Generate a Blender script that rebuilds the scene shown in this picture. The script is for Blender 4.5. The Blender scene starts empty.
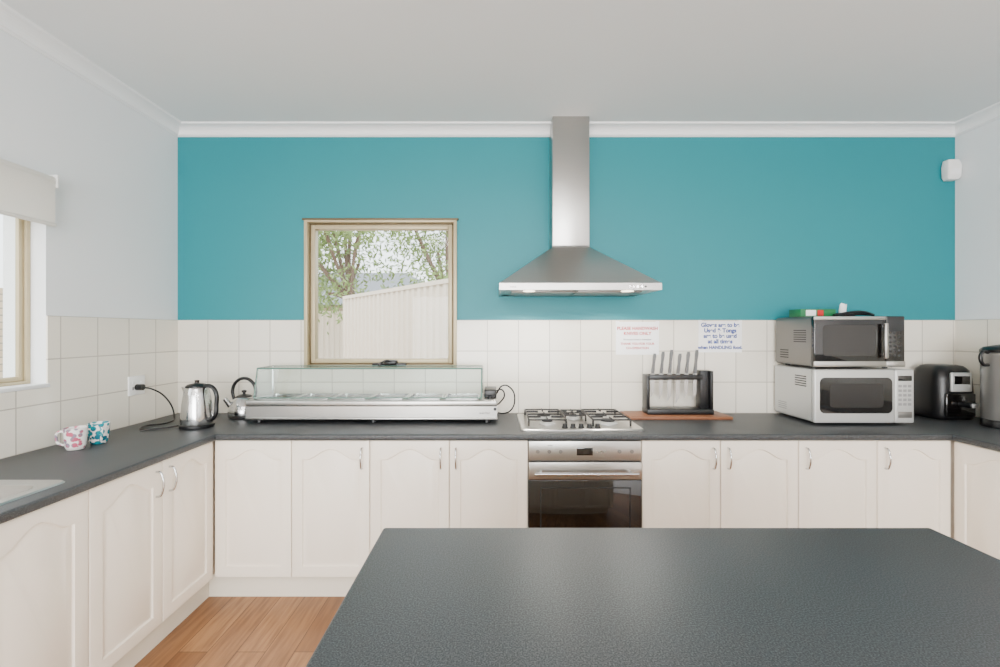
import bpy, bmesh, math, random
from mathutils import Vector, Matrix
random.seed(7)
S = bpy.context.scene
COL = S.collection

def C(r, g, b):
    f = lambda c: (c/255/12.92) if c/255 <= 0.04045 else ((c/255+0.055)/1.055)**2.4
    return (f(r), f(g), f(b), 1)

# ------------------------------------------------------------------ materials
def nodes(name):
    m = bpy.data.materials.new(name); m.use_nodes = True
    nt = m.node_tree; b = nt.nodes['Principled BSDF']
    return m, nt, b
def N(nt, t, **kw):
    n = nt.nodes.new(t)
    for k, v in kw.items(): setattr(n, k, v)
    return n
def mix(nt, fac, a, b):
    n = N(nt, 'ShaderNodeMix', data_type='RGBA')
    if isinstance(fac, (int, float)): n.inputs[0].default_value = fac
    else: nt.links.new(fac, n.inputs[0])
    for s, v in ((6, a), (7, b)):
        if isinstance(v, tuple): n.inputs[s].default_value = v
        else: nt.links.new(v, n.inputs[s])
    return n.outputs[2]
def mapping(nt, scale=(1,1,1), loc=(0,0,0), rot=(0,0,0)):
    tc = N(nt, 'ShaderNodeTexCoord'); mp = N(nt, 'ShaderNodeMapping')
    mp.inputs['Scale'].default_value = scale; mp.inputs['Location'].default_value = loc
    mp.inputs['Rotation'].default_value = rot
    nt.links.new(tc.outputs['Object'], mp.inputs['Vector'])
    return mp.outputs[0]
def noise(nt, vec, scale, detail=3):
    n = N(nt, 'ShaderNodeTexNoise'); n.inputs['Scale'].default_value = scale
    n.inputs['Detail'].default_value = detail
    nt.links.new(vec, n.inputs['Vector']); return n.outputs['Fac']
def bump(nt, b, h, strength, dist=0.002):
    n = N(nt, 'ShaderNodeBump'); n.inputs['Strength'].default_value = strength
    n.inputs['Distance'].default_value = dist
    nt.links.new(h, n.inputs['Height']); nt.links.new(n.outputs[0], b.inputs['Normal'])
def mat(name, col, rough=0.5, metal=0.0, var=0.06, nscale=6, bmp=0.0, bscale=200, emit=None, spec=0.5):
    m, nt, b = nodes(name)
    v = mapping(nt); f = noise(nt, v, nscale)
    dark = tuple(c*(1-var) for c in col[:3])+(1,)
    nt.links.new(mix(nt, f, dark, col), b.inputs['Base Color'])
    b.inputs['Roughness'].default_value = rough; b.inputs['Metallic'].default_value = metal
    b.inputs['Specular IOR Level'].default_value = spec
    if bmp: bump(nt, b, noise(nt, v, bscale), bmp)
    if emit:
        b.inputs['Emission Color'].default_value = col; b.inputs['Emission Strength'].default_value = emit
    return m
def steel(name, col=C(190,188,184), rough=0.3, scale=(2,2,300)):
    m, nt, b = nodes(name)
    f = noise(nt, mapping(nt, scale), 4, 4)
    nt.links.new(mix(nt, f, tuple(c*.82 for c in col[:3])+(1,), col), b.inputs['Base Color'])
    b.inputs['Metallic'].default_value = 1; b.inputs['Roughness'].default_value = rough
    bump(nt, b, f, 0.08, 0.001)
    return m
def glass(name, tint=(1,1,1,1), base=0.03, edge=0.4, rough=0.02):
    """thin clear glass: see-through with a facing-dependent reflection"""
    m = bpy.data.materials.new(name); m.use_nodes = True; nt = m.node_tree; nt.nodes.clear()
    o = N(nt, 'ShaderNodeOutputMaterial'); t = N(nt, 'ShaderNodeBsdfTransparent'); g = N(nt, 'ShaderNodeBsdfGlossy')
    t.inputs[0].default_value = tint; g.inputs['Roughness'].default_value = rough
    lw = N(nt, 'ShaderNodeLayerWeight'); lw.inputs[0].default_value = .5
    pw = N(nt, 'ShaderNodeMath', operation='POWER'); pw.inputs[1].default_value = 4
    ml = N(nt, 'ShaderNodeMath', operation='MULTIPLY_ADD'); ml.inputs[1].default_value = edge; ml.inputs[2].default_value = base
    nt.links.new(lw.outputs['Facing'], pw.inputs[0]); nt.links.new(pw.outputs[0], ml.inputs[0])
    mx = N(nt, 'ShaderNodeMixShader')
    nt.links.new(ml.outputs[0], mx.inputs[0]); nt.links.new(t.outputs[0], mx.inputs[1]); nt.links.new(g.outputs[0], mx.inputs[2])
    nt.links.new(mx.outputs[0], o.inputs[0]); return m

M = {}
M['teal'] = mat('teal_paint', C(5,128,138), 0.5, var=0.05, nscale=2, bmp=.05)
M['wall'] = mat('white_wall_paint', C(236,239,241), 0.6, var=0.02, nscale=2, bmp=.05)
M['ceil'] = mat('ceiling_paint', C(236,239,240), 0.8, var=0.02)
M['trim'] = mat('cornice_white', C(246,247,248), 0.5, var=0.01)
M['door'] = mat('cream_thermofoil', C(243,232,217), 0.35, var=0.015)
M['kick'] = mat('kickboard_cream', C(228,220,204), 0.45, var=0.04)
M['steel'] = steel('brushed_steel')
M['steelx'] = steel('brushed_steel_horizontal', scale=(2,300,300))
M['urnsteel'] = mat('satin_steel', C(190,188,184), 0.3, 0.8, var=.05)
M['chrome'] = mat('chrome', C(205,205,205), 0.14, 1, var=0.02)
M['knife'] = mat('knife_handle_steel', C(105,105,105), 0.3, .8, var=0.1)
M['black'] = mat('black_plastic', C(13,13,15), 0.35, var=0.2)
M['blackmetal'] = mat('cast_iron_black', C(15,15,17), 0.5, var=0.2)
M['blackglass'] = mat('black_glass', C(12,10,10), 0.05, var=0.1, spec=0.8)
M['mesh'] = mat('microwave_door_mesh', C(40,38,37), 0.25, 0, var=0.1)
M['silver'] = mat('silver_plastic', C(192,192,189), 0.35, 0.3, var=0.03)
M['dsilver'] = mat('dark_silver', C(126,123,119), 0.35, 0.6, var=0.05)
M['white'] = mat('white_plastic', C(240,240,238), 0.35, var=0.02)
M['alu'] = mat('champagne_aluminium', C(186,172,138), 0.4, 0.2, var=0.04)
M['aludark'] = mat('bronze_and_shade_tone', C(104,90,64), 0.4, 0.3, var=0.04)  # bronze of the head flashing, and painted shade in the window channel
M['glass'] = glass('window_glass', (0.97,0.99,0.98,1), 0.012, .35)
M['sneeze'] = glass('clear_guard_glass', (0.93,0.96,0.95,1), 0.05, .4)
M['gedge'] = mat('green_glass_edge', C(95,128,116), 0.15, var=0.1)
M['lamp'] = mat('lamp_glow', C(255,240,215), 0.4, emit=6)
M['globe'] = mat('fill_globe_glow', C(255,246,235), 0.4, emit=2)  # glow of the globes added as fill behind the camera
M['paper'] = mat('laminated_paper', C(248,248,248), 0.3, var=0.01)
M['red'] = mat('red_ink', C(190,10,22), 0.6)
M['blue'] = mat('blue_ink', C(4,56,140), 0.6)
M['bl'] = mat('black_ink', C(40,40,45), 0.6)
M['green'] = mat('green_card', C(25,112,64), 0.5)
M['grey'] = mat('grey_button', C(145,145,145), 0.4)
M['leaf'] = mat('leaves', C(140,164,92), 0.6, var=0.5, nscale=3)
M['bark'] = mat('bark', C(125,103,88), 0.8, var=0.4, nscale=12)
M['fence'] = mat('cream_steel_fence', C(216,202,184), 0.5, var=0.03)
M['roof'] = mat('grey_roof_tiles', C(125,130,136), 0.7, var=0.3, nscale=10)
M['ground'] = mat('paving_sand', C(190,180,165), 0.9, var=0.2, nscale=4)

def laminate(name, base, light):
    m, nt, b = nodes(name); v = mapping(nt)
    f = noise(nt, v, 330, 2); r = N(nt, 'ShaderNodeValToRGB')
    r.color_ramp.elements[0].position = .40; r.color_ramp.elements[1].position = .68
    r.color_ramp.elements[0].color = base; r.color_ramp.elements[1].color = light
    nt.links.new(f, r.inputs[0])
    nt.links.new(r.outputs[0], b.inputs['Base Color'])
    b.inputs['Roughness'].default_value = 0.45
    return m
M['lam'] = laminate('charcoal_speckled_laminate', C(27,29,31), C(80,83,85))

def tile(name, axes):
    m, nt, b = nodes(name)
    tc = N(nt, 'ShaderNodeTexCoord'); sp = N(nt, 'ShaderNodeSeparateXYZ'); cb = N(nt, 'ShaderNodeCombineXYZ')
    nt.links.new(tc.outputs['Object'], sp.inputs[0])
    nt.links.new(sp.outputs[axes[0]], cb.inputs[0]); nt.links.new(sp.outputs[axes[1]], cb.inputs[1])
    mp = N(nt, 'ShaderNodeMapping'); mp.inputs['Location'].default_value = (axes[2], -0.9+0.204*8, 0)
    nt.links.new(cb.outputs[0], mp.inputs[0])
    br = N(nt, 'ShaderNodeTexBrick'); br.offset = 0; br.squash = 1
    br.inputs['Scale'].default_value = 1; br.inputs['Brick Width'].default_value = .204
    br.inputs['Row Height'].default_value = .204; br.inputs['Mortar Size'].default_value = .003
    br.inputs['Mortar Smooth'].default_value = .2
    br.inputs['Color1'].default_value = C(236,230,216); br.inputs['Color2'].default_value = C(229,223,209)
    br.inputs['Mortar'].default_value = C(186,178,164)
    nt.links.new(mp.outputs[0], br.inputs['Vector']); nt.links.new(br.outputs['Color'], b.inputs['Base Color'])
    b.inputs['Roughness'].default_value = .16
    inv = N(nt, 'ShaderNodeMath', operation='SUBTRACT'); inv.inputs[0].default_value = 1
    nt.links.new(br.outputs['Fac'], inv.inputs[1]); bump(nt, b, inv.outputs[0], .5, .002)
    return m
M['tileB'] = tile('wall_tiles_xz', (0,2,2.09+.204*20)); M['tileL'] = tile('wall_tiles_yz', (1,2,-3.0+.204*30))

def floor_mat():
    m, nt, b = nodes('timber_laminate_floor')
    v = mapping(nt, rot=(0,0,math.radians(90)), loc=(10,10,0))
    br = N(nt, 'ShaderNodeTexBrick'); br.offset = .37
    br.inputs['Scale'].default_value = 1; br.inputs['Brick Width'].default_value = 1.2
    br.inputs['Row Height'].default_value = .13; br.inputs['Mortar Size'].default_value = .0015
    br.inputs['Color1'].default_value = (0,0,0,1); br.inputs['Color2'].default_value = (1,1,1,1)
    br.inputs['Mortar'].default_value = (.5,.5,.5,1)
    nt.links.new(v, br.inputs['Vector'])
    g = noise(nt, mapping(nt, (16,1.3,1)), 3, 6)
    rp = N(nt, 'ShaderNodeValToRGB'); rp.color_ramp.elements[0].position = .35; rp.color_ramp.elements[1].position = .62
    nt.links.new(g, rp.inputs[0])
    base = mix(nt, br.outputs['Color'], C(140,96,60), C(176,130,88))
    c2 = mix(nt, rp.outputs[0], C(104,66,40), base)
    c2 = mix(nt, .6, base, c2)
    c3 = mix(nt, br.outputs['Fac'], c2, C(70,44,28))
    nt.links.new(c3, b.inputs['Base Color']); b.inputs['Roughness'].default_value = .38
    return m
M['floor'] = floor_mat()
def brickmat():
    m, nt, b = nodes('cream_brick')
    tc = N(nt, 'ShaderNodeTexCoord'); sp = N(nt, 'ShaderNodeSeparateXYZ'); cb = N(nt, 'ShaderNodeCombineXYZ')
    nt.links.new(tc.outputs['Object'], sp.inputs[0]); nt.links.new(sp.outputs[1], cb.inputs[0]); nt.links.new(sp.outputs[2], cb.inputs[1])
    br = N(nt, 'ShaderNodeTexBrick'); br.inputs['Scale'].default_value = 1
    br.inputs['Brick Width'].default_value = .24; br.inputs['Row Height'].default_value = .086; br.inputs['Mortar Size'].default_value = .008
    br.inputs['Color1'].default_value = C(214,196,170); br.inputs['Color2'].default_value = C(196,176,150); br.inputs['Mortar'].default_value = C(150,140,128)
    nt.links.new(cb.outputs[0], br.inputs[0]); nt.links.new(br.outputs[0], b.inputs['Base Color']); b.inputs['Roughness'].default_value = .9
    return m
M['brick'] = brickmat()
def woodmat():
    m, nt, b = nodes('chopping_board_wood')
    f = noise(nt, mapping(nt, (2,30,30)), 3, 5)
    nt.links.new(mix(nt, f, C(96,56,36), C(150,98,64)), b.inputs['Base Color']); b.inputs['Roughness'].default_value = .5
    return m
M['wood'] = woodmat()
def floral(name, c1, c2, t0):
    m, nt, b = nodes(name); v = mapping(nt)
    vo = N(nt, 'ShaderNodeTexVoronoi'); vo.inputs['Scale'].default_value = 45; nt.links.new(v, vo.inputs['Vector'])
    r = N(nt, 'ShaderNodeValToRGB'); r.color_ramp.elements[0].position = t0; r.color_ramp.elements[1].position = t0+.08
    nt.links.new(vo.outputs['Distance'], r.inputs[0])
    f2 = N(nt, 'ShaderNodeValToRGB'); f2.color_ramp.elements[0].position = .45; f2.color_ramp.elements[1].position = .55
    nt.links.new(noise(nt, v, 40), f2.inputs[0])
    c = mix(nt, f2.outputs[0], c1, c2)
    nt.links.new(mix(nt, r.outputs[0], c, C(238,236,232)), b.inputs['Base Color']); b.inputs['Roughness'].default_value = .15
    return m
M['mugA'] = floral('pink_floral_china', C(195,90,115), C(140,130,145), .45); M['mugB'] = floral('teal_floral_china', C(10,135,145), C(30,105,125), .52)
def blindmat():
    m, nt, b = nodes('blind_fabric')
    nt.links.new(mix(nt, noise(nt, mapping(nt), 300), C(232,231,226), C(244,243,239)), b.inputs['Base Color'])
    b.inputs['Roughness'].default_value = .8
    tr = N(nt, 'ShaderNodeBsdfTranslucent'); tr.inputs[0].default_value = C(240,238,232)
    mx = N(nt, 'ShaderNodeMixShader'); mx.inputs[0].default_value = .4
    o = nt.nodes['Material Output']; nt.links.new(b.outputs[0], mx.inputs[1]); nt.links.new(tr.outputs[0], mx.inputs[2]); nt.links.new(mx.outputs[0], o.inputs[0])
    return m
M['blind'] = blindmat()

# ------------------------------------------------------------------ mesh helpers
def E(name, loc=(0,0,0)):
    o = bpy.data.objects.new(name, None); o.location = loc; o.empty_display_size = .1
    COL.objects.link(o); return o
def link(name, me, m, par=None, smooth=False, ang=35):
    if m is not None:
        me.materials.append(M[m] if isinstance(m, str) else m)
    if smooth:
        me.shade_smooth(); me.set_sharp_from_angle(angle=math.radians(ang))
    o = bpy.data.objects.new(name, me); COL.objects.link(o)
    if par:
        o.parent = par; o.matrix_parent_inverse = Matrix.Translation(par.location).inverted()
    return o
def fin(bm, name, m, par=None, smooth=False, ang=35):
    bmesh.ops.recalc_face_normals(bm, faces=bm.faces)
    me = bpy.data.meshes.new(name); bm.to_mesh(me); bm.free()
    return link(name, me, m, par, smooth, ang)
def addbox(bm, x0,x1,y0,y1,z0,z1):
    r = bmesh.ops.create_cube(bm, size=1)
    for v in r['verts']:
        v.co = Vector(((x0+x1)/2+v.co.x*(x1-x0), (y0+y1)/2+v.co.y*(y1-y0), (z0+z1)/2+v.co.z*(z1-z0)))
    return r['verts']
def box(name, x0,x1,y0,y1,z0,z1, m, par=None, bev=0, seg=2):
    bm = bmesh.new(); addbox(bm, x0,x1,y0,y1,z0,z1)
    if bev: bmesh.ops.bevel(bm, geom=list(bm.edges), offset=bev, segments=seg, affect='EDGES', profile=.5)
    return fin(bm, name, m, par, bool(bev), 50)
def boxes(name, L, m, par=None, bev=0):
    bm = bmesh.new()
    for b in L: addbox(bm, *b)
    if bev: bmesh.ops.bevel(bm, geom=list(bm.edges), offset=bev, segments=2, affect='EDGES', profile=.5)
    return fin(bm, name, m, par, bool(bev), 50)
def loft(name, loops, m, par=None, cap0=True, cap1=True, smooth=True, closed=True, ang=35):
    bm = bmesh.new(); R = [[bm.verts.new(p) for p in l] for l in loops]; n = len(loops[0])
    for a, b in zip(R[:-1], R[1:]):
        for i in range(n if closed else n-1):
            j = (i+1) % n
            bm.faces.new((a[i], a[j], b[j], b[i]))
    if cap0: bm.faces.new(R[0][::-1])
    if cap1: bm.faces.new(R[-1])
    return fin(bm, name, m, par, smooth, ang)
def lathe(name, prof, c, m, par=None, n=40, ang=35, cap0=True, cap1=True):
    loops = [[(c[0]+max(r,1e-4)*math.cos(2*math.pi*i/n), c[1]+max(r,1e-4)*math.sin(2*math.pi*i/n), c[2]+z) for i in range(n)] for r, z in prof]
    return loft(name, loops, m, par, cap0, cap1, True, True, ang)
def cyl(name, a, b, r, m, par=None, r2=None, n=24):
    a, b = Vector(a), Vector(b); d = (b-a).normalized(); u = d.orthogonal().normalized(); w = d.cross(u)
    r2 = r if r2 is None else r2
    L = [[tuple(p+u*q*math.cos(2*math.pi*i/n)+w*q*math.sin(2*math.pi*i/n)) for i in range(n)] for p, q in ((a, r), (b, r2))]
    return loft(name, L, m, par)
def tube(name, pts, r, m, par=None, smooth=True, res=8):
    cu = bpy.data.curves.new(name, 'CURVE'); cu.dimensions = '3D'; cu.bevel_depth = r; cu.bevel_resolution = 3; cu.resolution_u = res
    if smooth:
        sp = cu.splines.new('BEZIER'); sp.bezier_points.add(len(pts)-1)
        for p, q in zip(sp.bezier_points, pts): p.co = q; p.handle_left_type = p.handle_right_type = 'AUTO'
    else:
        sp = cu.splines.new('POLY'); sp.points.add(len(pts)-1)
        for p, q in zip(sp.points, pts): p.co = (*q, 1)
    cu.use_fill_caps = True
    t = bpy.data.objects.new('tmp', cu); COL.objects.link(t)
    dg = bpy.context.evaluated_depsgraph_get(); me = bpy.data.meshes.new_from_object(t.evaluated_get(dg))
    bpy.data.objects.remove(t); me.name = name; me.materials.clear()
    return link(name, me, m, par, True, 60)
def rr(x0,x1,y0,y1,r,z,n=5):
    P = []
    for cx, cy, a0 in ((x1-r,y1-r,0),(x0+r,y1-r,90),(x0+r,y0+r,180),(x1-r,y0+r,270)):
        for i in range(n+1):
            a = math.radians(a0+90*i/n); P.append((cx+r*math.cos(a), cy+r*math.sin(a), z))
    return P
def ring(name, a0,a1,b0,b1, t, c0,c1, plane, m, par=None, bev=.002):
    """rectangular picture-frame ring; plane 'xz' (c=y) or 'yz' (c=x)"""
    tl,tr_,tb,tt = t if isinstance(t, tuple) else (t,t,t,t)
    L = [(a0,a0+tl,b0,b1),(a1-tr_,a1,b0,b1),(a0+tl,a1-tr_,b0,b0+tb),(a0+tl,a1-tr_,b1-tt,b1)]
    if plane == 'xz': B = [(p,q,c0,c1,r,s) for p,q,r,s in L]
    else: B = [(c0,c1,p,q,r,s) for p,q,r,s in L]
    return boxes(name, B, m, par, bev)
def text(name, s, loc, size, m, par, rot=(math.radians(90),0,0), align='CENTER', off=0.0):
    cu = bpy.data.curves.new(name, 'FONT'); cu.body = s; cu.size = size; cu.align_x = align; cu.offset = off; cu.extrude = .0002
    t = bpy.data.objects.new('tmp', cu); COL.objects.link(t); t.location = loc; t.rotation_euler = rot
    dg = bpy.context.evaluated_depsgraph_get(); dg.update()
    me = bpy.data.meshes.new_from_object(t.evaluated_get(dg)); me.transform(t.matrix_basis)
    bpy.data.objects.remove(t); me.materials.clear()
    return link(name, me, m, par)

# ------------------------------------------------------------------ room shell
XL, XR, YB, YF, ZC = -2.09, 3.03, 3.0, -4.0, 2.78
T = .2
box('floor', XL-T, XR+T, YF-T, YB+T, -.1, 0, 'floor')
box('ceiling', XL-T, XR+T, YF-T, YB+T, ZC, ZC+.1, 'ceil')
wx0, wx1, wz0, wz1 = -1.25, -.25, 1.20, 2.17
boxes('wall_back', [(XL,wx0,YB,YB+T,0,ZC),(wx1,XR,YB,YB+T,0,ZC),(wx0,wx1,YB,YB+T,0,wz0),(wx0,wx1,YB,YB+T,wz1,ZC)], 'teal')
ly0, ly1, lz0, lz1 = .8, 2.12, 1.19, 2.16
boxes('wall_left', [(XL-T,XL,YF,ly0,0,ZC),(XL-T,XL,ly1,YB+T,0,ZC),(XL-T,XL,ly0,ly1,0,lz0),(XL-T,XL,ly0,ly1,lz1,ZC)], 'wall')
box('wall_right', XR, XR+T, YF, YB+T, 0, ZC, 'wall')
boxes('wall_front', [(XL,-1.9,YF-T,YF,0,ZC),(1.5,XR,YF-T,YF,0,ZC),(-1.9,1.5,YF-T,YF,2.2,ZC)], 'wall')
d = E('door_1', (-.2, YF-.1, 0))
ring('frame', -1.9,1.5,0,2.2,.05,YF-.14,YF-.06,'xz','alu',d)
box('mullion', -.23,-.17,YF-.13,YF-.07,.05,2.15,'alu',d)
box('glass', -1.85,1.45,YF-.102,YF-.098,.05,2.15,'glass',d)
# cornice
prof = [(0,2.716),(.008,2.716),(.014,2.722)]
for i in range(7):
    a = math.radians(90*i/6); prof.append((.02+.055*(1-math.cos(a)), 2.724+.045*math.sin(a)))
prof += [(.082,2.772),(.085,ZC)]
L = [[(XL+o,YF+o,z),(XR-o,YF+o,z),(XR-o,YB-o,z),(XL+o,YB-o,z)] for o, z in prof]
loft('trim_1', L, 'trim', None, False, False, False)
# tile splashbacks
TT = .008; zt = 1.512
boxes('trim_2', [(XL,wx0,YB-TT,YB,.86,zt),(wx1,XR,YB-TT,YB,.86,zt),(wx0,wx1,YB-TT,YB,.86,wz0)], 'tileB')
boxes('trim_3', [(XL,XL+TT,ly1,YB-TT,.86,zt),(XL,XL+TT,-.2,ly1,.86,lz0),(XL,XL+TT,-.2,ly0,lz0,zt)], 'tileL')
box('trim_4', XR-TT, XR, .1, YB-TT, .86, zt, 'tileL')

# ------------------------------------------------------------------ windows
w = E('window_1', (-.75, YB, wz0))
ring('outer_frame', wx0,wx1,wz0,wz1,(.022,.022,.018,.018),YB-.022,YB+.06,'xz','alu',w)
ring('shadow_channel', wx0+.022,wx1-.022,wz0+.018,wz1-.018,.010,YB+.02,YB+.09,'xz','aludark',w)  # dark ring: shade between trim and sash put into the colour
ring('sash', wx0+.032,wx1-.032,wz0+.028,wz1-.028,.028,YB+.012,YB+.07,'xz','alu',w,.004)
box('head_flashing', wx0-.012,wx1+.012,YB-.028,YB-.002,wz1-.004,wz1+.008,'aludark',w,.003)
box('glass', wx0+.055,wx1-.055,YB+.045,YB+.05,wz0+.05,wz1-.05,'glass',w)
box('winder_base', -.80,-.58,YB-.04,YB+.005,wz0+.012,wz0+.03,'black',w,.005)
box('winder_gearbox', -.72,-.64,YB-.05,YB+.01,wz0+.02,wz0+.05,'black',w,.008)
tube('winder_handle', [(-.68,YB-.05,wz0+.045),(-.70,YB-.07,wz0+.05),(-.74,YB-.075,wz0+.03)], .006,'black',w)
lathe('winder_knob', [(.004,0),(.011,.004),(.011,.016),(.004,.02)], (-.74,YB-.075,wz0+.015),'black',w,16)

w = E('window_2', (XL, 1.46, lz0))
ring('outer_frame', ly0,ly1,lz0,lz1,.020,XL-.12,XL-.07,'yz','alu',w)
ring('sash', ly0+.02,1.50,lz0+.02,lz1-.02,.022,XL-.118,XL-.10,'yz','alu',w)
ring('sash_sliding', 1.47,ly1-.02,lz0+.02,lz1-.02,.022,XL-.10,XL-.082,'yz','alu',w)
box('glass', XL-.094,XL-.090,ly0+.03,ly1-.03,lz0+.03,lz1-.03,'glass',w)
box('sill', XL-.07,XL+.012,ly0-.01,ly1+.01,lz0-.012,lz0+.006,'trim',w,.003)
b = E('roller_blind', (XL, 1.46, 2.1))
cyl('roller', (XL+.034,ly0,2.135), (XL+.034,ly1-.005,2.135), .022, 'blind', b)
box('fabric', XL+.053,XL+.055,ly0+.01,ly1-.012,1.93,2.135,'blind',b)
cyl('bottom_rail', (XL+.054,ly0+.01,1.93),(XL+.054,ly1-.012,1.93),.009,'blind',b)
box('bracket', XL,XL+.06,ly1-.006,ly1,2.105,2.165,'white',b)
box('bracket_far', XL,XL+.06,ly0-.006,ly0,2.105,2.165,'white',b)

# ------------------------------------------------------------------ cabinets
def door(name, O, U, W, wid, hgt, par):
    O, U, W = Vector(O), Vector(U), Vector(W); NS = 28
    def pt(u, v, w_): p = O+U*u+W*w_; return (p.x, p.y, O.z+v)
    def rect(e, w_):
        return [pt(e,e,w_)]+[pt(e+(wid-2*e)*i/NS, hgt-e, w_) for i in range(NS+1)]+[pt(wid-e,e,w_)]
    def arch(a, w_):
        ins = a-.055; out = [pt(a,a,w_)]; h = .055
        for i in range(NS+1):
            t = i/NS; s = min(max((t-.07)/.86,0),1); bp = (.5-.5*math.cos(2*math.pi*s))**.85
            out.append(pt(a+(wid-2*a)*t, hgt-.045-h+h*bp-ins, w_))
        return out+[pt(wid-a,a,w_)]
    loops = [rect(0,0),rect(0,.014),rect(.002,.017),rect(.005,.018),arch(.055,.018),arch(.059,.010),arch(.066,.010),arch(.085,.0175)]
    return loft(name, loops, 'door', par, True, True, True, True, 25)
def handle(name, O, W, par, L=.11):
    O, W = Vector(O), Vector(W); p = []
    for v, o in ((0,0),(.004,.018),(.03,.030),(L/2,.034),(L-.03,.030),(L-.004,.018),(L,0)):
        q = O+W*o; p.append((q.x,q.y,O.z+v))
    tube(name, p, .0048, 'chrome', par)
ZD0, ZD1 = .142, .862; H = ZD1-ZD0; G = .0018
def run_back(xs, hs, k0, k1):
    c = E('base_cabinet', ((xs[0]+xs[-1])/2, 2.7, 0))
    x0, x1 = xs[0], xs[-1]
    boxes('carcass', [(x0,x1,2.419,2.435,ZD0,.866),(x0,x0+.016,2.435,2.98,ZD0,.866),(x1-.016,x1,2.435,2.98,ZD0,.866),(x0+.016,x1-.016,2.435,2.98,ZD0,ZD0+.016)],'door',c)
    box('kickboard', k0,k1,2.471,2.487,0,ZD0-.001,'kick',c)
    for i in range(len(xs)-1):
        door('cabinet_door', (xs[i]+G,2.418,ZD0), (1,0,0), (0,-1,0), xs[i+1]-xs[i]-2*G, H, c)
    for h in hs: handle('pull_handle', (h,2.40,.715), (0,-1,0), c)
run_back([-1.478,-1.073,-.66,-.24,.174], [-.70,-.285,-.205], -1.565, .774)
run_back([.774,1.189,1.600,2.015,2.404], [1.150,1.228,1.640,2.055], .776, 2.494)
def run_side(X, W, ys, hs, yback, wall):
    c = E('base_cabinet', (X-W*.3, 1.5, 0)); y0, y1 = ys[-1], yback
    a, b_ = sorted((X-W*.019, X-W*.035))
    s0, s1 = sorted((X-W*.035, wall))
    boxes('carcass', [(a,b_,y0,y1,ZD0,.866),(s0,s1,y0,y0+.016,ZD0,.866),(s0,s1,y0+.016,y1,ZD0,ZD0+.016)],'door',c)
    k0, k1 = sorted((X-W*.07, X-W*.086)); box('kickboard', k0,k1,y0,2.470,0,ZD0,'kick',c)
    for i in range(len(ys)-1):
        door('cabinet_door', (X-W*.018,ys[i+1]+G,ZD0), (0,1,0), (W,0,0), ys[i]-ys[i+1]-2*G, H, c)
    for h in hs: handle('pull_handle', (X,h,.715), (W,0,0), c)
run_side(-1.48, 1, [2.395,2.03,1.662,1.29,.92,.55,.18], [2.07,1.99,1.26,.59,.51], 2.985, XL+.012)
run_side(2.41, -1, [2.395,1.98,1.57,1.16,.75,.34], [2.02,1.94,1.20,1.12], 2.985, XR-.012)

# countertop (U shape) with a cut-out for the sink
ct = bmesh.new()
pl = [(XL+TT,YB-TT),(XL+TT,.15),(-1.46,.15),(-1.46,2.38),(2.39,2.38),(2.39,.3),(XR-TT,.3),(XR-TT,YB-TT)]
f = ct.faces.new([ct.verts.new((x,y,.867)) for x,y in pl])
r = bmesh.ops.extrude_face_region(ct, geom=[f]); 
for v in r['geom']:
    if isinstance(v, bmesh.types.BMVert): v.co.z = .90
ed = []
for e in ct.edges:
    a, b_ = e.verts
    if abs(a.co.z-b_.co.z) < 1e-5:
        mx = [(a.co.x+b_.co.x)/2, (a.co.y+b_.co.y)/2]
        if (abs(mx[0]+1.46)<.01) or (abs(mx[0]-2.39)<.01) or (abs(mx[1]-2.38)<.01): ed.append(e)
bmesh.ops.bevel(ct, geom=ed, offset=.010, segments=4, affect='EDGES', profile=.5)
top = fin(ct, 'kitchen_countertop', 'lam', None, True, 60)
cut = box('cutter', -1.96,-1.56,1.16,1.60,.8,1.0,None)
md = top.modifiers.new('b','BOOLEAN'); md.object = cut; md.operation = 'DIFFERENCE'; md.solver = 'EXACT'
dg = bpy.context.evaluated_depsgraph_get(); me = bpy.data.meshes.new_from_object(top.evaluated_get(dg))
top.modifiers.clear(); top.data = me; bpy.data.objects.remove(cut)
# sink
s = E('kitchen_sink', (-1.76, 1.2, .9))
loft('basin', [rr(-1.99,-1.53,.62,1.64,.03,.9002),rr(-1.985,-1.535,.625,1.635,.03,.906),rr(-1.97,-1.55,.64,1.62,.03,.907),
  rr(-1.945,-1.575,1.175,1.585,.05,.903),rr(-1.94,-1.58,1.18,1.58,.05,.89),rr(-1.935,-1.585,1.185,1.575,.05,.77),rr(-1.91,-1.61,1.21,1.55,.04,.745)], 'steel', s, False, True)
for i in range(7): cyl('drainer_rib', (-1.92+i*.05,.70,.906),(-1.92+i*.05,1.10,.906),.004,'steel',s)
lathe('waste', [(.04,0),(.04,.003),(.03,.004),(.0,.002)], (-1.76,1.38,.746),'chrome',s)

# island
isl = E('kitchen_island', (.445,.8,0))
bm = bmesh.new(); addbox(bm, -.308,1.198,.28,1.256,.867,.90)
bmesh.ops.bevel(bm, geom=list(bm.edges), offset=.008, segments=3, affect='EDGES', profile=.5)
fin(bm, 'benchtop', 'lam', isl, True, 60)
box('carcass', -.26,1.15,.33,1.20,.142,.866,'door',isl)
box('kickboard', -.20,1.09,.39,1.14,0,.142,'kick',isl)
for i in range(3):
    door('cabinet_door', (1.15-i*.47-G,1.20,ZD0), (-1,0,0), (0,1,0), .47-2*G, H, isl)
for h in (.72,.64,-.22): handle('pull_handle', (h,1.218,.715), (0,1,0), isl)

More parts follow.
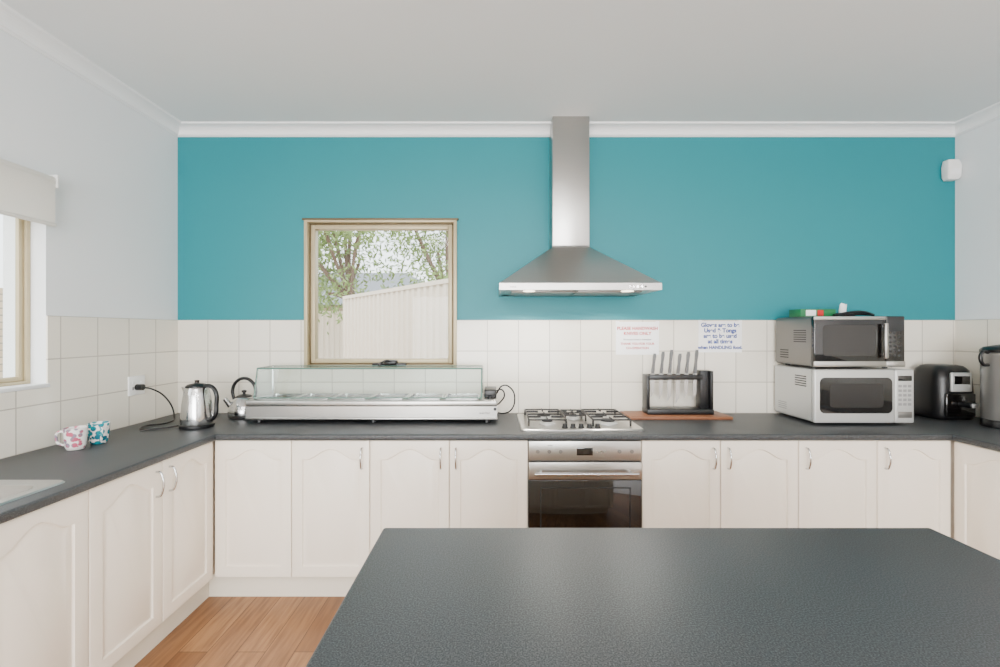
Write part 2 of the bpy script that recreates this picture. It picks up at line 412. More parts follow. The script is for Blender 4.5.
# ------------------------------------------------------------------ oven
ov = E('wall_oven', (.474,2.6,.2))
x0, x1 = .1765, .7715
box('body', x0+.01,x1-.01,2.43,2.97,.142,.862,'blackmetal',ov)
box('control_panel', x0,x1,2.398,2.43,.757,.862,'steelx',ov,.004)
box('display', .43,.515,2.3965,2.40,.785,.825,'blackglass',ov,.001)
for i in range(3): cyl('button', (.535+i*.022,2.399,.805),(.535+i*.022,2.394,.805),.006,'chrome',ov,n=16)
for xx in (.225,.285,.345,.655,.72): 
    cyl('knob', (xx,2.399,.806),(xx,2.393,.806),.010,'dsilver',ov,n=20)
text('brand_mark','oven',(.29,2.3975,.835),.014,'bl',ov)
box('door_rail', x0,x1,2.388,2.43,.660,.752,'steelx',ov,.004)
box('door_glass', x0,x1,2.390,2.43,.29,.658,'blackglass',ov,.003)
box('door_lower_trim', x0,x1,2.388,2.43,.262,.288,'steelx',ov,.003)
box('vent_panel', x0,x1,2.40,2.43,.142,.258,'steelx',ov,.003)
cyl('handle_bar', (x0+.03,2.352,.70),(x1-.03,2.352,.70),.009,'chrome',ov)
for xx in (x0+.06,x1-.06): cyl('handle_post', (xx,2.39,.70),(xx,2.352,.70),.007,'chrome',ov)
ring('door_inner_window', x0+.06,x1-.06,.33,.62,.006,2.3885,2.392,'xz','blackmetal',ov,.001)

# ------------------------------------------------------------------ gas cooktop
ck = E('gas_cooktop', (.474,2.7,.9))
cx0, cx1, cy0, cy1 = .14,.81,2.455,2.925
loft('plate', [rr(cx0,cx1,cy0,cy1,.02,.9002),rr(cx0,cx1,cy0,cy1,.02,.906),rr(cx0+.006,cx1-.006,cy0+.006,cy1-.006,.018,.910),
   rr(cx0+.03,cx1-.03,cy0+.03,cy1-.03,.015,.906)],'steelx',ck)
for bx, by, rad in ((.30,2.80,.045),(.30,2.62,.034),(.65,2.80,.038),(.65,2.63,.045),(.475,2.78,.03)):
    lathe('burner_base', [(rad+.012,0),(rad+.012,.006),(rad,.012),(rad,.016)], (bx,by,.906),'silver',ck,28)
    lathe('burner_cap', [(rad*.9,0),(rad*.92,.006),(rad*.7,.010),(0,.011)], (bx,by,.922),'blackmetal',ck,28)
def trivet(xa, xb, ya, yb):
    z0, z1 = .938, .946; t = .004; L = [(xa,xb,ya-t,ya+t,z0,z1),(xa,xb,yb-t,yb+t,z0,z1),(xa-t,xa+t,ya,yb,z0,z1),(xb-t,xb+t,ya,yb,z0,z1)]
    ym = (ya+yb)/2; xm = (xa+xb)/2; L.append((xa,xb,ym-t,ym+t,z0,z1))
    for yc in ((ya+ym)/2,(yb+ym)/2):
        L += [(xa,xm-.03,yc-t*.8,yc+t*.8,z0,z1+.004),(xm+.03,xb,yc-t*.8,yc+t*.8,z0,z1+.004)]
    L += [(xm-t*.8,xm+t*.8,ya,ya+.06,z0,z1+.004),(xm-t*.8,xm+t*.8,yb-.06,yb,z0,z1+.004),(xm-t*.8,xm+t*.8,ym-.04,ym+.04,z0,z1+.004)]
    for xx in (xa,xb):
        for yy in (ya,yb): L.append((xx-.005,xx+.005,yy-.005,yy+.005,.907,z0))
    boxes('trivet', L, 'blackmetal', ck, .0015)
trivet(.19,.40,2.555,2.89); trivet(.55,.76,2.555,2.89); trivet(.415,.535,2.69,2.87)
for i in range(5):
    lathe('control_knob', [(.017,0),(.017,.004),(.013,.008),(.012,.022),(.0,.023)], (.475+(i-2)*.045,2.51,.907),'black',ck,20)

# ------------------------------------------------------------------ range hood
rh = E('range_hood', (.474,2.8,1.66))
hx0,hx1,hy = .024,.924,2.52; fx0,fx1,fy = .359,.589,2.84; zl=1.668; z2=1.706; z3=1.963; yb=2.999
R4 = lambda a,b_,c,z,e=0: [(a+e,c+e,z),(b_-e,c+e,z),(b_-e,yb,z),(a+e,yb,z)]
loft('canopy', [R4(hx0,hx1,hy,zl+.006,.03),R4(hx0,hx1,hy,zl,.012),R4(hx0,hx1,hy,zl),R4(hx0,hx1,hy,z2),R4(hx0,hx1,hy,z2+.002,.004),R4(fx0,fx1,fy,z3),R4(fx0,fx1,fy,z3+.01)],'steel',rh,True,True,False)
box('flue', fx0,fx1,fy,yb,z3,ZC-.001,'steel',rh,.002)
for i in range(2):
    a = hx0+.07+i*.385
    box('grease_filter', a,a+.375,hy+.12,yb-.06,zl-.003,zl+.01,'dsilver',rh,.003)
for xx in (hx0+.17,hx1-.17):
    lathe('lamp', [(.034,0),(.034,.004),(0,.004)], (xx,hy+.075,zl-.003),'lamp',rh,24)
for i in range(5): cyl('button', (.745+i*.022,hy+.001,1.686),(.745+i*.022,hy-.005,1.686),.006,'black' if i==4 else 'chrome',rh,n=16)
text('brand_mark','hood',(.10,hy-.001,1.68),.016,'bl',rh)

# ------------------------------------------------------------------ bain marie
bmx = E('food_warmer', (-.72,2.8,.9))
a0,a1,b0,b1 = -1.455,.012,2.65,2.955; zb,zt_ = .925,1.035
for xx in (a0+.06,-.72,a1-.06):
    for yy in (b0+.05,b1-.04): lathe('foot', [(.018,0),(.018,.02),(.014,.026)], (xx,yy,.9005),'black',bmx,18)
boxes('body', [(a0,a1,b0+.012,b0+.02,zb,zt_-.02),(a0,a0+.008,b0+.02,b1,zb,zt_-.02),(a1-.008,a1,b0+.02,b1,zb,zt_-.02),(a0,a1,b1-.008,b1,zb,zt_-.02),(a0+.008,a1-.008,b0+.02,b1-.008,zb,zb+.006)],'steelx',bmx)
box('front_lip', a0-.002,a1+.002,b0,b0+.045,zt_-.035,zt_,'steelx',bmx,.008,3)
box('front_bottom_lip', a0-.002,a1+.002,b0+.002,b0+.03,zb-.004,zb+.012,'steelx',bmx,.004)
px0, px1 = a0+.03, a1-.10; n = 6; pw = (px1-px0)/n; strips = [(a0,px0,b0+.045,b1,zt_-.008,zt_),(px1,a1,b0+.045,b1,zt_-.008,zt_),(px0,px1,b1-.03,b1,zt_-.008,zt_)]
for i in range(1,n): strips.append((px0+i*pw-.008,px0+i*pw+.008,b0+.045,b1-.03,zt_-.008,zt_))
boxes('deck', strips, 'steel', bmx, .001)
for i in range(n):
    u0,u1,v0,v1 = px0+i*pw+.006,px0+(i+1)*pw-.006,b0+.043,b1-.028
    loft('food_pan', [rr(u0,u1,v0,v1,.015,zt_+.001),rr(u0,u1,v0,v1,.015,zt_+.005),rr(u0+.008,u1-.008,v0+.008,v1-.008,.015,zt_+.004),rr(u0+.014,u1-.014,v0+.014,v1-.014,.02,zt_-.09)],'chrome',bmx,False,True)
gz = 1.212; gx0, gx1 = a0+.02, -.08; yf0, yf1 = b0+.06, b0+.10
loft('guard_front', [[(gx0,yf0,zt_+.002),(gx1,yf0,zt_+.002),(gx1,yf0+.005,zt_+.002),(gx0,yf0+.005,zt_+.002)],[(gx0,yf1,gz),(gx1,yf1,gz),(gx1,yf1+.005,gz),(gx0,yf1+.005,gz)]],'sneeze',bmx,smooth=False)
box('guard_top', gx0,gx1,yf1,b1-.01,gz,gz+.005,'sneeze',bmx)
for xx in (gx0,gx1):
    loft('guard_end', [[(xx-.0025,yf0+.006,zt_+.002),(xx-.0025,b1-.012,zt_+.002),(xx-.0025,b1-.012,gz-.001),(xx-.0025,yf1+.006,gz-.001)],[(xx+.0025,yf0+.006,zt_+.002),(xx+.0025,b1-.012,zt_+.002),(xx+.0025,b1-.012,gz-.001),(xx+.0025,yf1+.006,gz-.001)]],'sneeze',bmx,smooth=False)
    cyl('edge_front', (xx,yf0+.002,zt_+.004),(xx,yf1+.002,gz),.0045,'gedge',bmx,n=8)
    cyl('edge_back', (xx,b1-.012,zt_+.004),(xx,b1-.012,gz),.005,'chrome',bmx,n=8)
    cyl('edge_side', (xx,yf1,gz+.002),(xx,b1-.012,gz+.002),.0045,'gedge',bmx,n=8)
cyl('edge_top', (gx0,yf1,gz+.002),(gx1,yf1,gz+.002),.005,'gedge',bmx,n=8)
cyl('edge_top_back', (gx0,b1-.012,gz+.002),(gx1,b1-.012,gz+.002),.004,'gedge',bmx,n=8)
cyl('edge_bottom', (gx0,yf0+.001,zt_+.006),(gx1,yf0+.001,zt_+.006),.004,'gedge',bmx,n=8)
box('control_box', -.065,.008,b0+.10,b1-.03,zt_,zt_+.05,'black',bmx,.006)
lathe('dial', [(.016,0),(.016,.01),(.012,.016),(0,.016)], (-.03,b0+.075,zt_),'black',bmx,20)
cyl('indicator', (.0,b0-.001,.985),(.0,b0+.012,.985),.009,'black',bmx,n=16)
text('brand_mark','warmer',(-.06,b0+.0115,.955),.02,'bl',bmx)
tube('power_cord', [(.01,2.85,1.05),(.05,2.84,1.10),(.10,2.86,1.08),(.125,2.88,1.01),(.10,2.90,.935),(.05,2.93,.910),(.02,2.955,.910)], .0045,'black',bmx)
tube('power_cord_b', [(.0,2.86,1.06),(.04,2.88,1.07),(.06,2.90,1.03),(.03,2.92,.98),(.015,2.97,.96)], .0045,'black',bmx)

# ------------------------------------------------------------------ kettles
k = E('electric_kettle', (-1.655,2.56,.9)); kc = (-1.675,2.56,.9015)
lathe('power_base', [(.082,0),(.085,.004),(.085,.016),(.078,.02)], kc,'black',k)
lathe('body', [(.078,.021),(.080,.03),(.079,.06),(.074,.12),(.066,.18),(.060,.215),(.057,.222)], kc,'chrome',k,48,40)
lathe('lid', [(.057,.222),(.056,.23),(.045,.24),(.02,.246),(.012,.247),(.011,.256),(.013,.262),(0,.264)], kc,'black',k)
loft('spout', [[(kc[0]-.050,kc[1]-.022,kc[2]+.222),(kc[0]-.050,kc[1]+.022,kc[2]+.222),(kc[0]-.062,kc[1],kc[2]+.16)],[(kc[0]-.085,kc[1]-.006,kc[2]+.226),(kc[0]-.085,kc[1]+.006,kc[2]+.226),(kc[0]-.084,kc[1],kc[2]+.215)]],'chrome',k)
tube('handle', [(kc[0]+.045,kc[1]-.01,kc[2]+.228),(kc[0]+.085,kc[1]-.02,kc[2]+.232),(kc[0]+.122,kc[1]-.03,kc[2]+.205),(kc[0]+.128,kc[1]-.03,kc[2]+.13),(kc[0]+.115,kc[1]-.03,kc[2]+.06),(kc[0]+.075,kc[1]-.02,kc[2]+.045)], .0115,'black',k)
tube('power_cord', [(kc[0]-.08,kc[1],.912),(-1.82,2.50,.907),(-1.90,2.46,.907),(-1.96,2.55,.908),(-1.90,2.66,.908),(-1.93,2.74,.93),(-1.955,2.72,1.03),(-2.0,2.66,1.10),(-2.055,2.63,1.115)], .0045,'black',k)
cyl('plug', (-2.072,2.635,1.115),(-2.035,2.635,1.115),.018,'black',k,n=16)
k = E('stovetop_kettle', (-1.575,2.86,.9)); kc = (-1.572,2.855,.9005)
lathe('body', [(.080,0),(.088,.006),(.092,.03),(.088,.065),(.074,.10),(.052,.122),(.045,.128)], kc,'chrome',k,48,50)
lathe('lid', [(.045,.128),(.043,.135),(.025,.142),(.008,.145),(.008,.153),(.014,.158),(.014,.168),(0,.172)], kc,'black',k)
tube('handle', [(kc[0]-.062,kc[1],kc[2]+.11),(kc[0]-.072,kc[1],kc[2]+.17),(kc[0]-.045,kc[1],kc[2]+.225),(kc[0],kc[1],kc[2]+.243),(kc[0]+.045,kc[1],kc[2]+.225),(kc[0]+.072,kc[1],kc[2]+.17),(kc[0]+.062,kc[1],kc[2]+.11)], .010,'black',k)
cyl('spout', (kc[0]-.06,kc[1]-.035,kc[2]+.07),(kc[0]-.088,kc[1]-.06,kc[2]+.125),.018,'chrome',k,r2=.012)
# mugs
def mug(name, c, m, ha):
    e = E(name, c)
    lathe('cup', [(.028,0),(.032,.002),(.038,.02),(.041,.06),(.043,.098),(.0415,.099),(.0395,.096),(.037,.05),(.03,.012),(0,.010)], c, m, e, 36, 50)
    dx, dy = math.cos(ha), math.sin(ha)
    tube('handle', [(c[0]+dx*.038,c[1]+dy*.038,c[2]+.08),(c[0]+dx*.062,c[1]+dy*.062,c[2]+.082),(c[0]+dx*.070,c[1]+dy*.070,c[2]+.055),(c[0]+dx*.058,c[1]+dy*.058,c[2]+.028),(c[0]+dx*.036,c[1]+dy*.036,c[2]+.022)], .0055, m, e)
mug('coffee_mug', (-1.915,2.08,.9005), 'mugA', math.radians(200)); mug('coffee_mug', (-1.905,2.19,.9005), 'mugB', math.radians(-40))
# outlets
def outlet(name, c, n, sw=.115, sh=.07):
    e = E(name, c); n = Vector(n)
    if abs(n.x) > .5:
        x_ = sorted((c[0], c[0]+n.x*.009)); box('plate', x_[0],x_[1],c[1]-sw/2,c[1]+sw/2,c[2]-sh/2,c[2]+sh/2,'white',e,.003)
        for s_ in (-1,1):
            x2 = sorted((c[0]+n.x*.009, c[0]+n.x*.013)); box('switch', x2[0],x2[1],c[1]+s_*.03-.008,c[1]+s_*.03+.008,c[2]+.008,c[2]+.024,'white',e,.002)
            box('socket', x2[0],x2[1]-.0035*n.x if n.x>0 else x2[1],c[1]+s_*.03-.006,c[1]+s_*.03+.006,c[2]-.024,c[2]-.006,'grey',e)
    else:
        box('plate', c[0]-sw/2,c[0]+sw/2,c[1]-.009,c[1],c[2]-sh/2,c[2]+sh/2,'white',e,.003)
        for s_ in (-1,1):
            box('switch', c[0]+s_*.03-.008,c[0]+s_*.03+.008,c[1]-.013,c[1]-.009,c[2]+.008,c[2]+.024,'white',e,.002)
            box('socket', c[0]+s_*.03-.006,c[0]+s_*.03+.006,c[1]-.0095,c[1]-.009,c[2]-.024,c[2]-.006,'grey',e)
    return e
outlet('power_outlet', (XL+TT,2.64,1.125), (1,0,0), .12,.11)
o2 = outlet('power_outlet', (2.62,YB-TT,1.09), (0,-1,0), .115,.075)
cyl('plug', (2.66,YB-.018,1.075),(2.66,YB-.05,1.075),.016,'white',o2,n=16)
tube('cord', [(2.66,YB-.05,1.075),(2.67,YB-.08,1.05),(2.62,YB-.07,.98),(2.59,YB-.06,.915),(2.55,YB-.06,.910)], .004,'white',o2)

# ------------------------------------------------------------------ knife stand + board
cb = E('chopping_board', (1.13,2.87,.9))
box('board', .816,1.446,2.765,2.975,.9005,.919,'wood',cb,.004)
ks = E('knife_stand', (1.155,2.87,.92))
ya, yb2 = 2.84, 2.93
box('base', .948,1.362,ya-.01,yb2+.01,.920,.952,'black',ks,.003)
box('post_left', .948,.966,ya,yb2,.952,1.165,'black',ks,.002)
box('post_right', 1.345,1.362,ya,yb2,.952,1.19,'black',ks,.002)
box('side_block', 1.29,1.345,ya+.02,yb2,.952,1.19,'black',ks,.002)
boxes('top_rack', [(.966,1.29,ya,ya+.012,1.135,1.165),(.966,1.29,yb2-.012,yb2,1.135,1.165)]+[(.966+i*.0547-.0,.974+i*.0547,ya+.012,yb2-.012,1.135,1.165) for i in range(7)],'black',ks,.001)
for i in range(6):
    x = .998+i*.0535; y = (ya+yb2)/2; tx = .014; hl = .125+.012*(i%3); bl_ = .12+.012*(i%4)
    loft('knife_handle', [[(x+tx*t-.0095*sc,y-.006,1.172+hl*t),(x+tx*t+.0095*sc,y-.006,1.172+hl*t),(x+tx*t+.0095*sc,y+.006,1.172+hl*t),(x+tx*t-.0095*sc,y+.006,1.172+hl*t)] for t, sc in ((0,.8),(.15,1),(.5,.75),(.85,1.05),(1,.7))],'knife',ks,ang=60)
    loft('knife_blade', [[(x-.014,y-.001,1.172),(x+.014,y-.001,1.172),(x+.014,y+.001,1.172),(x-.014,y+.001,1.172)],[(x-.013,y-.001,1.172-bl_),(x+.008,y-.001,1.172-bl_),(x+.008,y+.001,1.172-bl_),(x-.013,y+.001,1.172-bl_)],[(x-.014,y-.0005,1.14-bl_),(x-.012,y-.0005,1.14-bl_),(x-.012,y+.0005,1.14-bl_),(x-.014,y+.0005,1.14-bl_)]],'steel',ks,smooth=False)

# signs
def sign(c, w_, h_, lines):
    e = E('wall_sign', (c[0],YB-TT,c[1])); y = YB-TT
    z0_, z1_ = c[1]-h_/2, c[1]+h_/2
    box('sheet', c[0]-w_/2,c[0]+w_/2,y-.0015,y-.0002,z0_,z1_,'paper',e)
    for s_, zz, sz, m, of in lines: text('lettering', s_, (c[0],y-.002,z1_-zz), sz, m, e, off=of)
    for sx in (-1,1): box('tape', c[0]+sx*(w_/2-.01)-.012,c[0]+sx*(w_/2-.01)+.012,y-.003,y-.0016,z1_-.008,z1_+.006,'paper',e)
sign((.935,1.392),.283,.215,[('PLEASE HANDWASH',.052,.029,'red',.0010),('KNIVES ONLY',.085,.029,'red',.0010),('Do not put knives in dishwasher',.12,.014,'bl',.0003),('THANK YOU FOR YOUR',.150,.020,'red',.0006),('CO-OPERATION',.178,.020,'red',.0006)])
sign((1.478,1.402),.285,.205,[('Gloves are to be',.037,.037,'blue',.0015),('Used & Tongs',.073,.037,'blue',.0015),('are to be used',.109,.037,'blue',.0015),('at all times',.145,.037,'blue',.0015),('when HANDLING food.',.182,.029,'blue',.0013)])

# ------------------------------------------------------------------ microwaves
def mw_body(e, x0,x1,y0,y1,z0,z1, m):
    loft('housing', [[(a, y, b_) for a, b_, _ in rr(x0+i_,x1-i_,z0+i_,z1-i_,.018,0)] for y, i_ in ((y0,.0),(y1-.01,0),(y1,.01))], m, e)
    for xx in (x0+.05,x1-.05):
        for yy in (y0+.05,y1-.05): cyl('foot', (xx,yy,z0-.012),(xx,yy,z0+.003),.014,'black',e,n=14)
def slats(e, x, y0, y1, z0, z1, n_, m='black'):
    boxes('side_vents', [(x-.0015,x+.001,y0,y1,z0+(z1-z0)*i/n_,z0+(z1-z0)*(i+.45)/n_) for i in range(n_)], m, e)
mw = E('microwave_oven', (2.1,2.78,.91))
x0,x1,y0,y1,z0,z1 = 1.821,2.394,2.625,2.975,.914,1.220
mw_body(mw,x0,x1,y0,y1,z0,z1,'silver')
box('door', x0,x0+.46,y0-.028,y0,z0,z1,'silver',mw,.010,3)
box('control_panel', x0+.462,x1,y0-.026,y0,z0,z1,'silver',mw,.010,3)
loft('door_window', [[(a,y0-.027,b_) for a,b_,_ in rr(x0+.03,x0+.445,z0+.055,z1-.045,.03,0)],[(a,y0-.0315,b_) for a,b_,_ in rr(x0+.033,x0+.442,z0+.058,z1-.048,.028,0)]],'blackglass',mw)
loft('inner_mesh', [[(a,y0-.0312,b_) for a,b_,_ in rr(x0+.085,x0+.39,z0+.09,z1-.08,.02,0)],[(a,y0-.0322,b_) for a,b_,_ in rr(x0+.085,x0+.39,z0+.09,z1-.08,.02,0)]],'mesh',mw)
box('display', x0+.478,x1-.016,y0-.0275,y0-.024,z1-.065,z1-.035,'blackglass',mw,.001)
boxes('keypad', [(x0+.48+i*.027,x0+.50+i*.027,y0-.0275,y0-.025,z0+.10+j*.026,z0+.115+j*.026) for i in range(3) for j in range(5)],'grey',mw,.001)
box('door_button', x0+.478,x1-.016,y0-.029,y0-.025,z0+.03,z0+.065,'dsilver',mw,.003)
slats(mw,x0,y0+.04,y0+.14,z0+.20,z0+.27,5); slats(mw,x0,y0+.22,y0+.30,z0+.04,z0+.09,4,'grey')
mu = E('microwave_oven', (2.08,2.78,1.24))
x0,x1,y0,y1,z0,z1 = 1.823,2.342,2.630,2.965,1.2335,1.525
mw_body(mu,x0,x1,y0,y1,z0,z1,'dsilver')
box('door', x0,x0+.41,y0-.028,y0,z0,z1,'blackglass',mu,.006,3)
box('control_panel', x0+.412,x1,y0-.028,y0,z0,z1,'blackglass',mu,.006,3)
box('door_top_trim', x0,x0+.41,y0-.030,y0-.02,z1-.022,z1-.001,'steelx',mu,.003)
box('door_bottom_trim', x0,x0+.41,y0-.032,y0-.02,z0+.001,z0+.034,'steelx',mu,.003)
box('panel_bottom_trim', x0+.412,x1,y0-.032,y0-.02,z0+.001,z0+.034,'steelx',mu,.003)
loft('inner_mesh', [[(a,y0-.0275,b_) for a,b_,_ in rr(x0+.05,x0+.35,z0+.065,z1-.05,.02,0)],[(a,y0-.029,b_) for a,b_,_ in rr(x0+.05,x0+.35,z0+.065,z1-.05,.02,0)]],'mesh',mu)
box('door_handle', x0+.385,x0+.405,y0-.055,y0-.04,z0+.05,z1-.04,'steel',mu,.005)
for zz in (z0+.07,z1-.06): cyl('handle_post', (x0+.395,y0-.045,zz),(x0+.395,y0-.026,zz),.006,'chrome',mu,n=12)
boxes('keypad', [(x0+.425+i*.027,x0+.443+i*.027,y0-.0295,y0-.027,z0+.06+j*.026,z0+.073+j*.026) for i in range(3) for j in range(6)],'mesh',mu,.001)
slats(mu,x0,y0+.04,y0+.15,z0+.14,z0+.22,6); slats(mu,x0,y0+.2,y0+.28,z0+.04,z0+.10,4)
gb = E('glove_box', (1.94,2.8,1.526))
box('carton', 1.84,2.05,2.74,2.85,1.5262,1.572,'green',gb,.002)
box('label_front', 1.87,1.93,2.7385,2.74,1.532,1.566,'paper',gb); box('label_red', 1.94,1.975,2.7385,2.74,1.532,1.566,'red',gb)
loft('opening', [[(1.945+.05*math.cos(t*math.pi/12),2.795+.02*math.sin(t*math.pi/12),1.5721) for t in range(24)],[(1.945+.048*math.cos(t*math.pi/12),2.795+.018*math.sin(t*math.pi/12),1.5735) for t in range(24)]],'paper',gb)
tg = E('serving_tongs', (2.12,2.72,1.526))
tube('arm', [(2.02,2.70,1.534),(2.10,2.69,1.550),(2.18,2.70,1.553),(2.26,2.72,1.536)],.008,'black',tg); tube('arm_lower', [(2.03,2.73,1.535),(2.12,2.745,1.538),(2.20,2.735,1.542),(2.26,2.72,1.536)],.008,'black',tg)
pt_ = E('tissue_packet', (2.14,2.82,1.526))
box('packet', 2.07,2.21,2.79,2.87,1.5262,1.55,'black',pt_,.006)
bm = bmesh.new()
vs = [bm.verts.new((2.16+.020*math.cos(i*.9)*(1+.3*(i%2)),2.83+.014*math.sin(i*.9),1.55)) for i in range(7)]; tp = [bm.verts.new((2.165+.022*math.cos(i*.9),2.83+.012*math.sin(i*.9),1.60+.025*random.random())) for i in range(7)]
for i in range(7): bm.faces.new((vs[i],vs[(i+1)%7],tp[(i+1)%7],tp[i]))
fin(bm,'tissue','paper',pt_,True,80)

# ------------------------------------------------------------------ air fryer + urn
af = E('air_fryer', (2.80,2.83,.9)); q = [2.675,2.915,2.74,2.965]
def rz(e, z, r=.06): return rr(q[0]+e,q[1]-e,q[2]+e,q[3]-e,r-e*.5,z,8)
loft('body', [rz(.02,.9005),rz(.006,.905),rz(0,.93),rz(-.002,1.05),rz(.004,1.15),rz(.014,1.20),rz(.035,1.225),rz(.06,1.232)],'black',af,ang=60)
box('front_panel', 2.735,2.86,2.728,2.745,1.075,1.19,'silver',af,.006)
box('display', 2.75,2.845,2.7265,2.73,1.12,1.17,'blackglass',af,.002)
box('basket_front', 2.705,2.885,2.730,2.748,.925,1.065,'blackglass',af,.008)
box('basket_handle', 2.775,2.82,2.655,2.735,.985,1.02,'black',af,.010); box('handle_trim', 2.782,2.813,2.652,2.66,.99,1.015,'silver',af,.003)
ur = E('coffee_urn', (2.85,2.54,.9)); uc = (2.850,2.54,.9005)
lathe('base', [(.085,0),(.10,.004),(.10,.035),(.095,.045)], uc,'black',ur)
lathe('tank', [(.097,.045),(.100,.05),(.100,.40),(.103,.405),(.103,.415),(.098,.42)], uc,'urnsteel',ur,48)
lathe('lid', [(.104,.420),(.104,.435),(.09,.450),(.03,.463),(.014,.465),(.012,.475),(.02,.482),(.02,.492),(0,.495)], uc,'black',ur)
for s_ in (-1,1): tube('side_handle', [(uc[0]+s_*.098,uc[1],uc[2]+.35),(uc[0]+s_*.13,uc[1],uc[2]+.355),(uc[0]+s_*.133,uc[1],uc[2]+.42),(uc[0]+s_*.098,uc[1],uc[2]+.42)],.009,'black',ur)
cyl('tap_stem', (uc[0]-.05,uc[1]-.08,uc[2]+.09),(uc[0]-.075,uc[1]-.125,uc[2]+.09),.010,'black',ur); cyl('tap_spout', (uc[0]-.075,uc[1]-.122,uc[2]+.11),(uc[0]-.075,uc[1]-.122,uc[2]+.06),.010,'black',ur)
box('sight_gauge', uc[0]-.078,uc[0]-.064,uc[1]-.085,uc[1]-.07,uc[2]+.12,uc[2]+.34,'black',ur,.003)

# motion sensor in the corner
ms = E('motion_sensor', (2.96,2.97,2.48))
loft('housing', [rr(2.945,3.010,2.955,2.999,.010,2.425),rr(2.933,3.020,2.944,2.999,.012,2.44),rr(2.930,3.022,2.940,2.999,.012,2.51),rr(2.940,3.015,2.950,2.999,.012,2.552)],'white',ms)
box('lens', 2.947,3.007,2.937,2.945,2.452,2.492,'paper',ms,.003)

# unseen pendants added behind the camera to brighten the ceiling
PX = (.1,1.2,2.2)
for px_ in PX:
    p = E('added_fill_pendant', (px_,-1.6,2.2))
    cyl('cord', (px_,-1.6,2.30),(px_,-1.6,ZC-.02),.004,'white',p,n=8)
    lathe('ceiling_rose', [(.05,-.02),(.05,0)], (px_,-1.6,ZC),'white',p,24)
    lathe('globe', [(.03,.13),(.09,.10),(.13,.0),(.09,-.10),(.0,-.13)], (px_,-1.6,2.17),'globe',p,32,80)

# ------------------------------------------------------------------ outdoors
box('ground', -22,18,-12,30,-.35,-.12,'ground')
def fence(p0, p1, zt, z0=-.12):
    e = E('steel_fence', (p0[0],p0[1],z0)); p0, p1 = Vector((*p0,0)), Vector((*p1,0)); d_ = (p1-p0); L = d_.length; d_.normalize(); nn = Vector((-d_.y,d_.x,0))
    pts = []; s_ = 0
    while s_ < L:
        for ds, o in ((0,0),(.07,0),(.09,.03),(.16,.03)):
            pts.append(p0+d_*min(s_+ds,L)+nn*o)
        s_ += .18
    loft('infill', [[(p.x,p.y,z0+.03) for p in pts],[(p.x,p.y,zt) for p in pts]],'fence',e,False,False,False,False)
    for z in (z0+.02, zt):
        a = p0+nn*.015; b_ = p1+nn*.015
        loft('rail', [[(c.x+nn.x*o,c.y+nn.y*o,z+h) for o,h in ((-.03,-.03),(.03,-.03),(.03,.03),(-.03,.03))] for c in (a,b_)],'fence',e,smooth=False)
    n_ = int(L/2.4)+1
    for i in range(n_+1):
        c = p0+d_*min(i*2.4,L); box('post', c.x-.03,c.x+.03,c.y-.03,c.y+.03,z0,zt+.03,'fence',e)
fence((1.2,3.7),(-3.0,9.1),2.10); fence((-12,15.9),(4,15.9),2.10)
box('brick_garden_wall', -6.3,-6.06,0,9,-.12,1.97,'brick')
nh = E('neighbour_house', (-5,21,0))
box('house_walls', -11,-1.5,19,26,-.12,2.5,'brick',nh)
loft('roof', [[(-11.6,18.4,2.5),(-.9,18.4,2.5),(-.9,26.6,2.5),(-11.6,26.6,2.5)],[(-8.5,22.4,4.3),(-4.4,22.4,4.3),(-4.4,22.6,4.3),(-8.5,22.6,4.3)]],'roof',nh,smooth=False)
def tree(c, h, R, nl, seed):
    rnd = random.Random(seed); e = E('garden_tree', c)
    tube('trunk', [(c[0],c[1],c[2]),(c[0]+.15,c[1],c[2]+h*.3),(c[0]+.05,c[1]+.1,c[2]+h*.55)],.11,'bark',e)
    cents = []
    for i in range(9):
        a = rnd.random()*6.28; rr_ = R*(.3+.7*rnd.random()); p = (c[0]+rr_*math.cos(a), c[1]+rr_*.7*math.sin(a), c[2]+h*(.5+.5*rnd.random()))
        tube('branch', [(c[0]+.1,c[1],c[2]+h*(.3+.2*rnd.random())),((c[0]+p[0])/2,(c[1]+p[1])/2,(c[2]+h*.45+p[2])/2+.1),p],.045,'bark',e); cents.append(p)
    bm = bmesh.new()
    for i in range(nl):
        p = rnd.choice(cents); s_ = R*.36
        q_ = Vector((rnd.gauss(p[0],s_), min(max(rnd.gauss(p[1],s_), c[1]-2.1), c[1]+2.1), rnd.gauss(p[2],s_*.6))); u = Vector((rnd.gauss(0,1),rnd.gauss(0,1),rnd.gauss(0,1))).normalized(); v = u.orthogonal().normalized()
        a, b_ = .09, .03
        bm.faces.new([bm.verts.new(q_+u*a),bm.verts.new(q_+v*b_),bm.verts.new(q_-u*a),bm.verts.new(q_-v*b_)])
    fin(bm,'foliage','leaf',e)
tree((-3.9,12,-.12),5.0,1.6,3600,3); tree((-1.4,13.2,-.12),5.2,1.6,3600,5); tree((-6.5,13.2,-.12),4.5,1.5,2500,8)

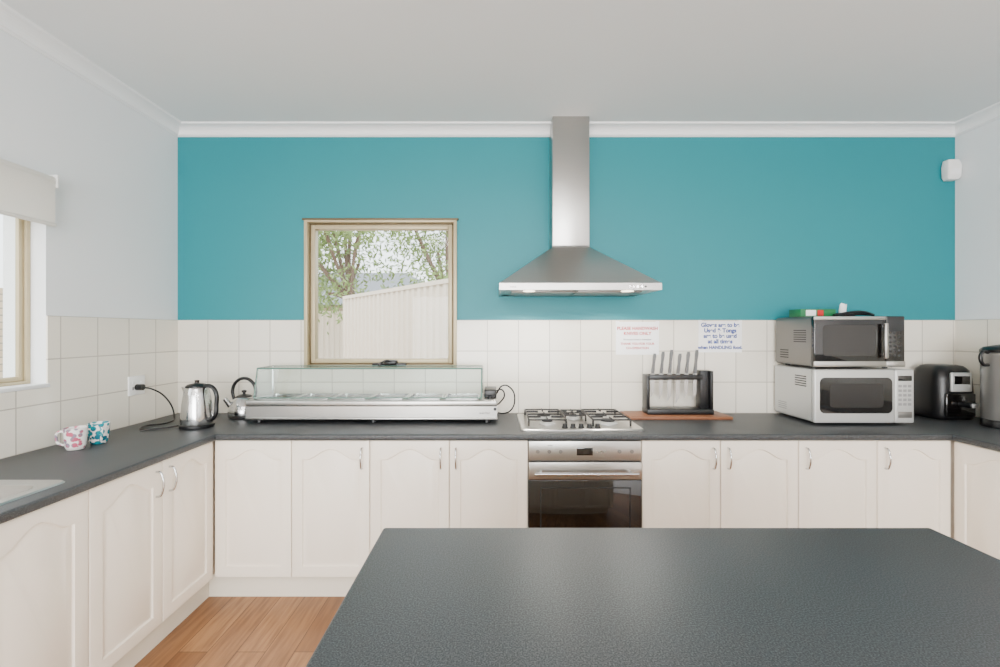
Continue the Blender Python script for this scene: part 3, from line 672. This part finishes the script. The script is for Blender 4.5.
# ------------------------------------------------------------------ light
wd = bpy.data.worlds.new('sky'); S.world = wd; wd.use_nodes = True; nt = wd.node_tree
bg = nt.nodes['Background']; sk = nt.nodes.new('ShaderNodeTexSky'); sk.sky_type = 'NISHITA'; sk.sun_disc = False
sk.sun_elevation = math.radians(50); sk.sun_rotation = math.radians(200); sk.dust_density = 3
mx = nt.nodes.new('ShaderNodeMix'); mx.data_type = 'RGBA'; mx.inputs[0].default_value = .8; mx.inputs[7].default_value = (5,5.05,5.15,1)
nt.links.new(sk.outputs[0], mx.inputs[6]); nt.links.new(mx.outputs[2], bg.inputs[0]); bg.inputs[1].default_value = .9
def area(name, loc, rot, sx, sy, p, col=(1,1,1)):
    l = bpy.data.lights.new(name,'AREA'); l.shape = 'RECTANGLE'; l.size = sx; l.size_y = sy; l.energy = p; l.color = col
    o = bpy.data.objects.new(name, l); o.location = loc; o.rotation_euler = [math.radians(a) for a in rot]; COL.objects.link(o)
area('rear_daylight_fill', (-.2,YF+.05,1.2), (90,0,0), 3.2, 2.0, 360, (.97,.985,1))  # area light added to stand in for daylight from behind the camera
area('ceiling_fill_light', (-.2,-.6,ZC-.03), (0,0,0), 1.6, .8, 50, (1,.99,.97))  # added fill from above, no fitting seen there
for px_ in PX:
    l = bpy.data.lights.new('added_fill_point','POINT'); l.energy = 90; l.shadow_soft_size = .16; l.color = (1,.99,.98)  # added fill lights inside the unseen pendants
    o = bpy.data.objects.new('added_fill_point', l); o.location = (px_,-1.6,2.17); COL.objects.link(o)
sun = bpy.data.lights.new('sun','SUN'); sun.energy = 1.5; sun.angle = .1
so = bpy.data.objects.new('sun', sun); so.rotation_euler = (math.radians(50),0,math.radians(-25)); COL.objects.link(so)
for xx in (hx0+.17,hx1-.17):
    l = bpy.data.lights.new('hood_lamp','SPOT'); l.energy = 18; l.spot_size = math.radians(155); l.shadow_soft_size = .03; l.color = (1,.96,.88)
    o = bpy.data.objects.new('hood_lamp', l); o.location = (xx,hy+.075,zl-.012); COL.objects.link(o)

cam = bpy.data.cameras.new('camera'); cam.lens = 16.4; cam.sensor_width = 36; cam.shift_x = .005; cam.shift_y = -.0025; cam.clip_start = .01
co = bpy.data.objects.new('camera', cam); co.location = (0,0,1.44); co.rotation_euler = (math.radians(90),0,0); COL.objects.link(co); S.camera = co
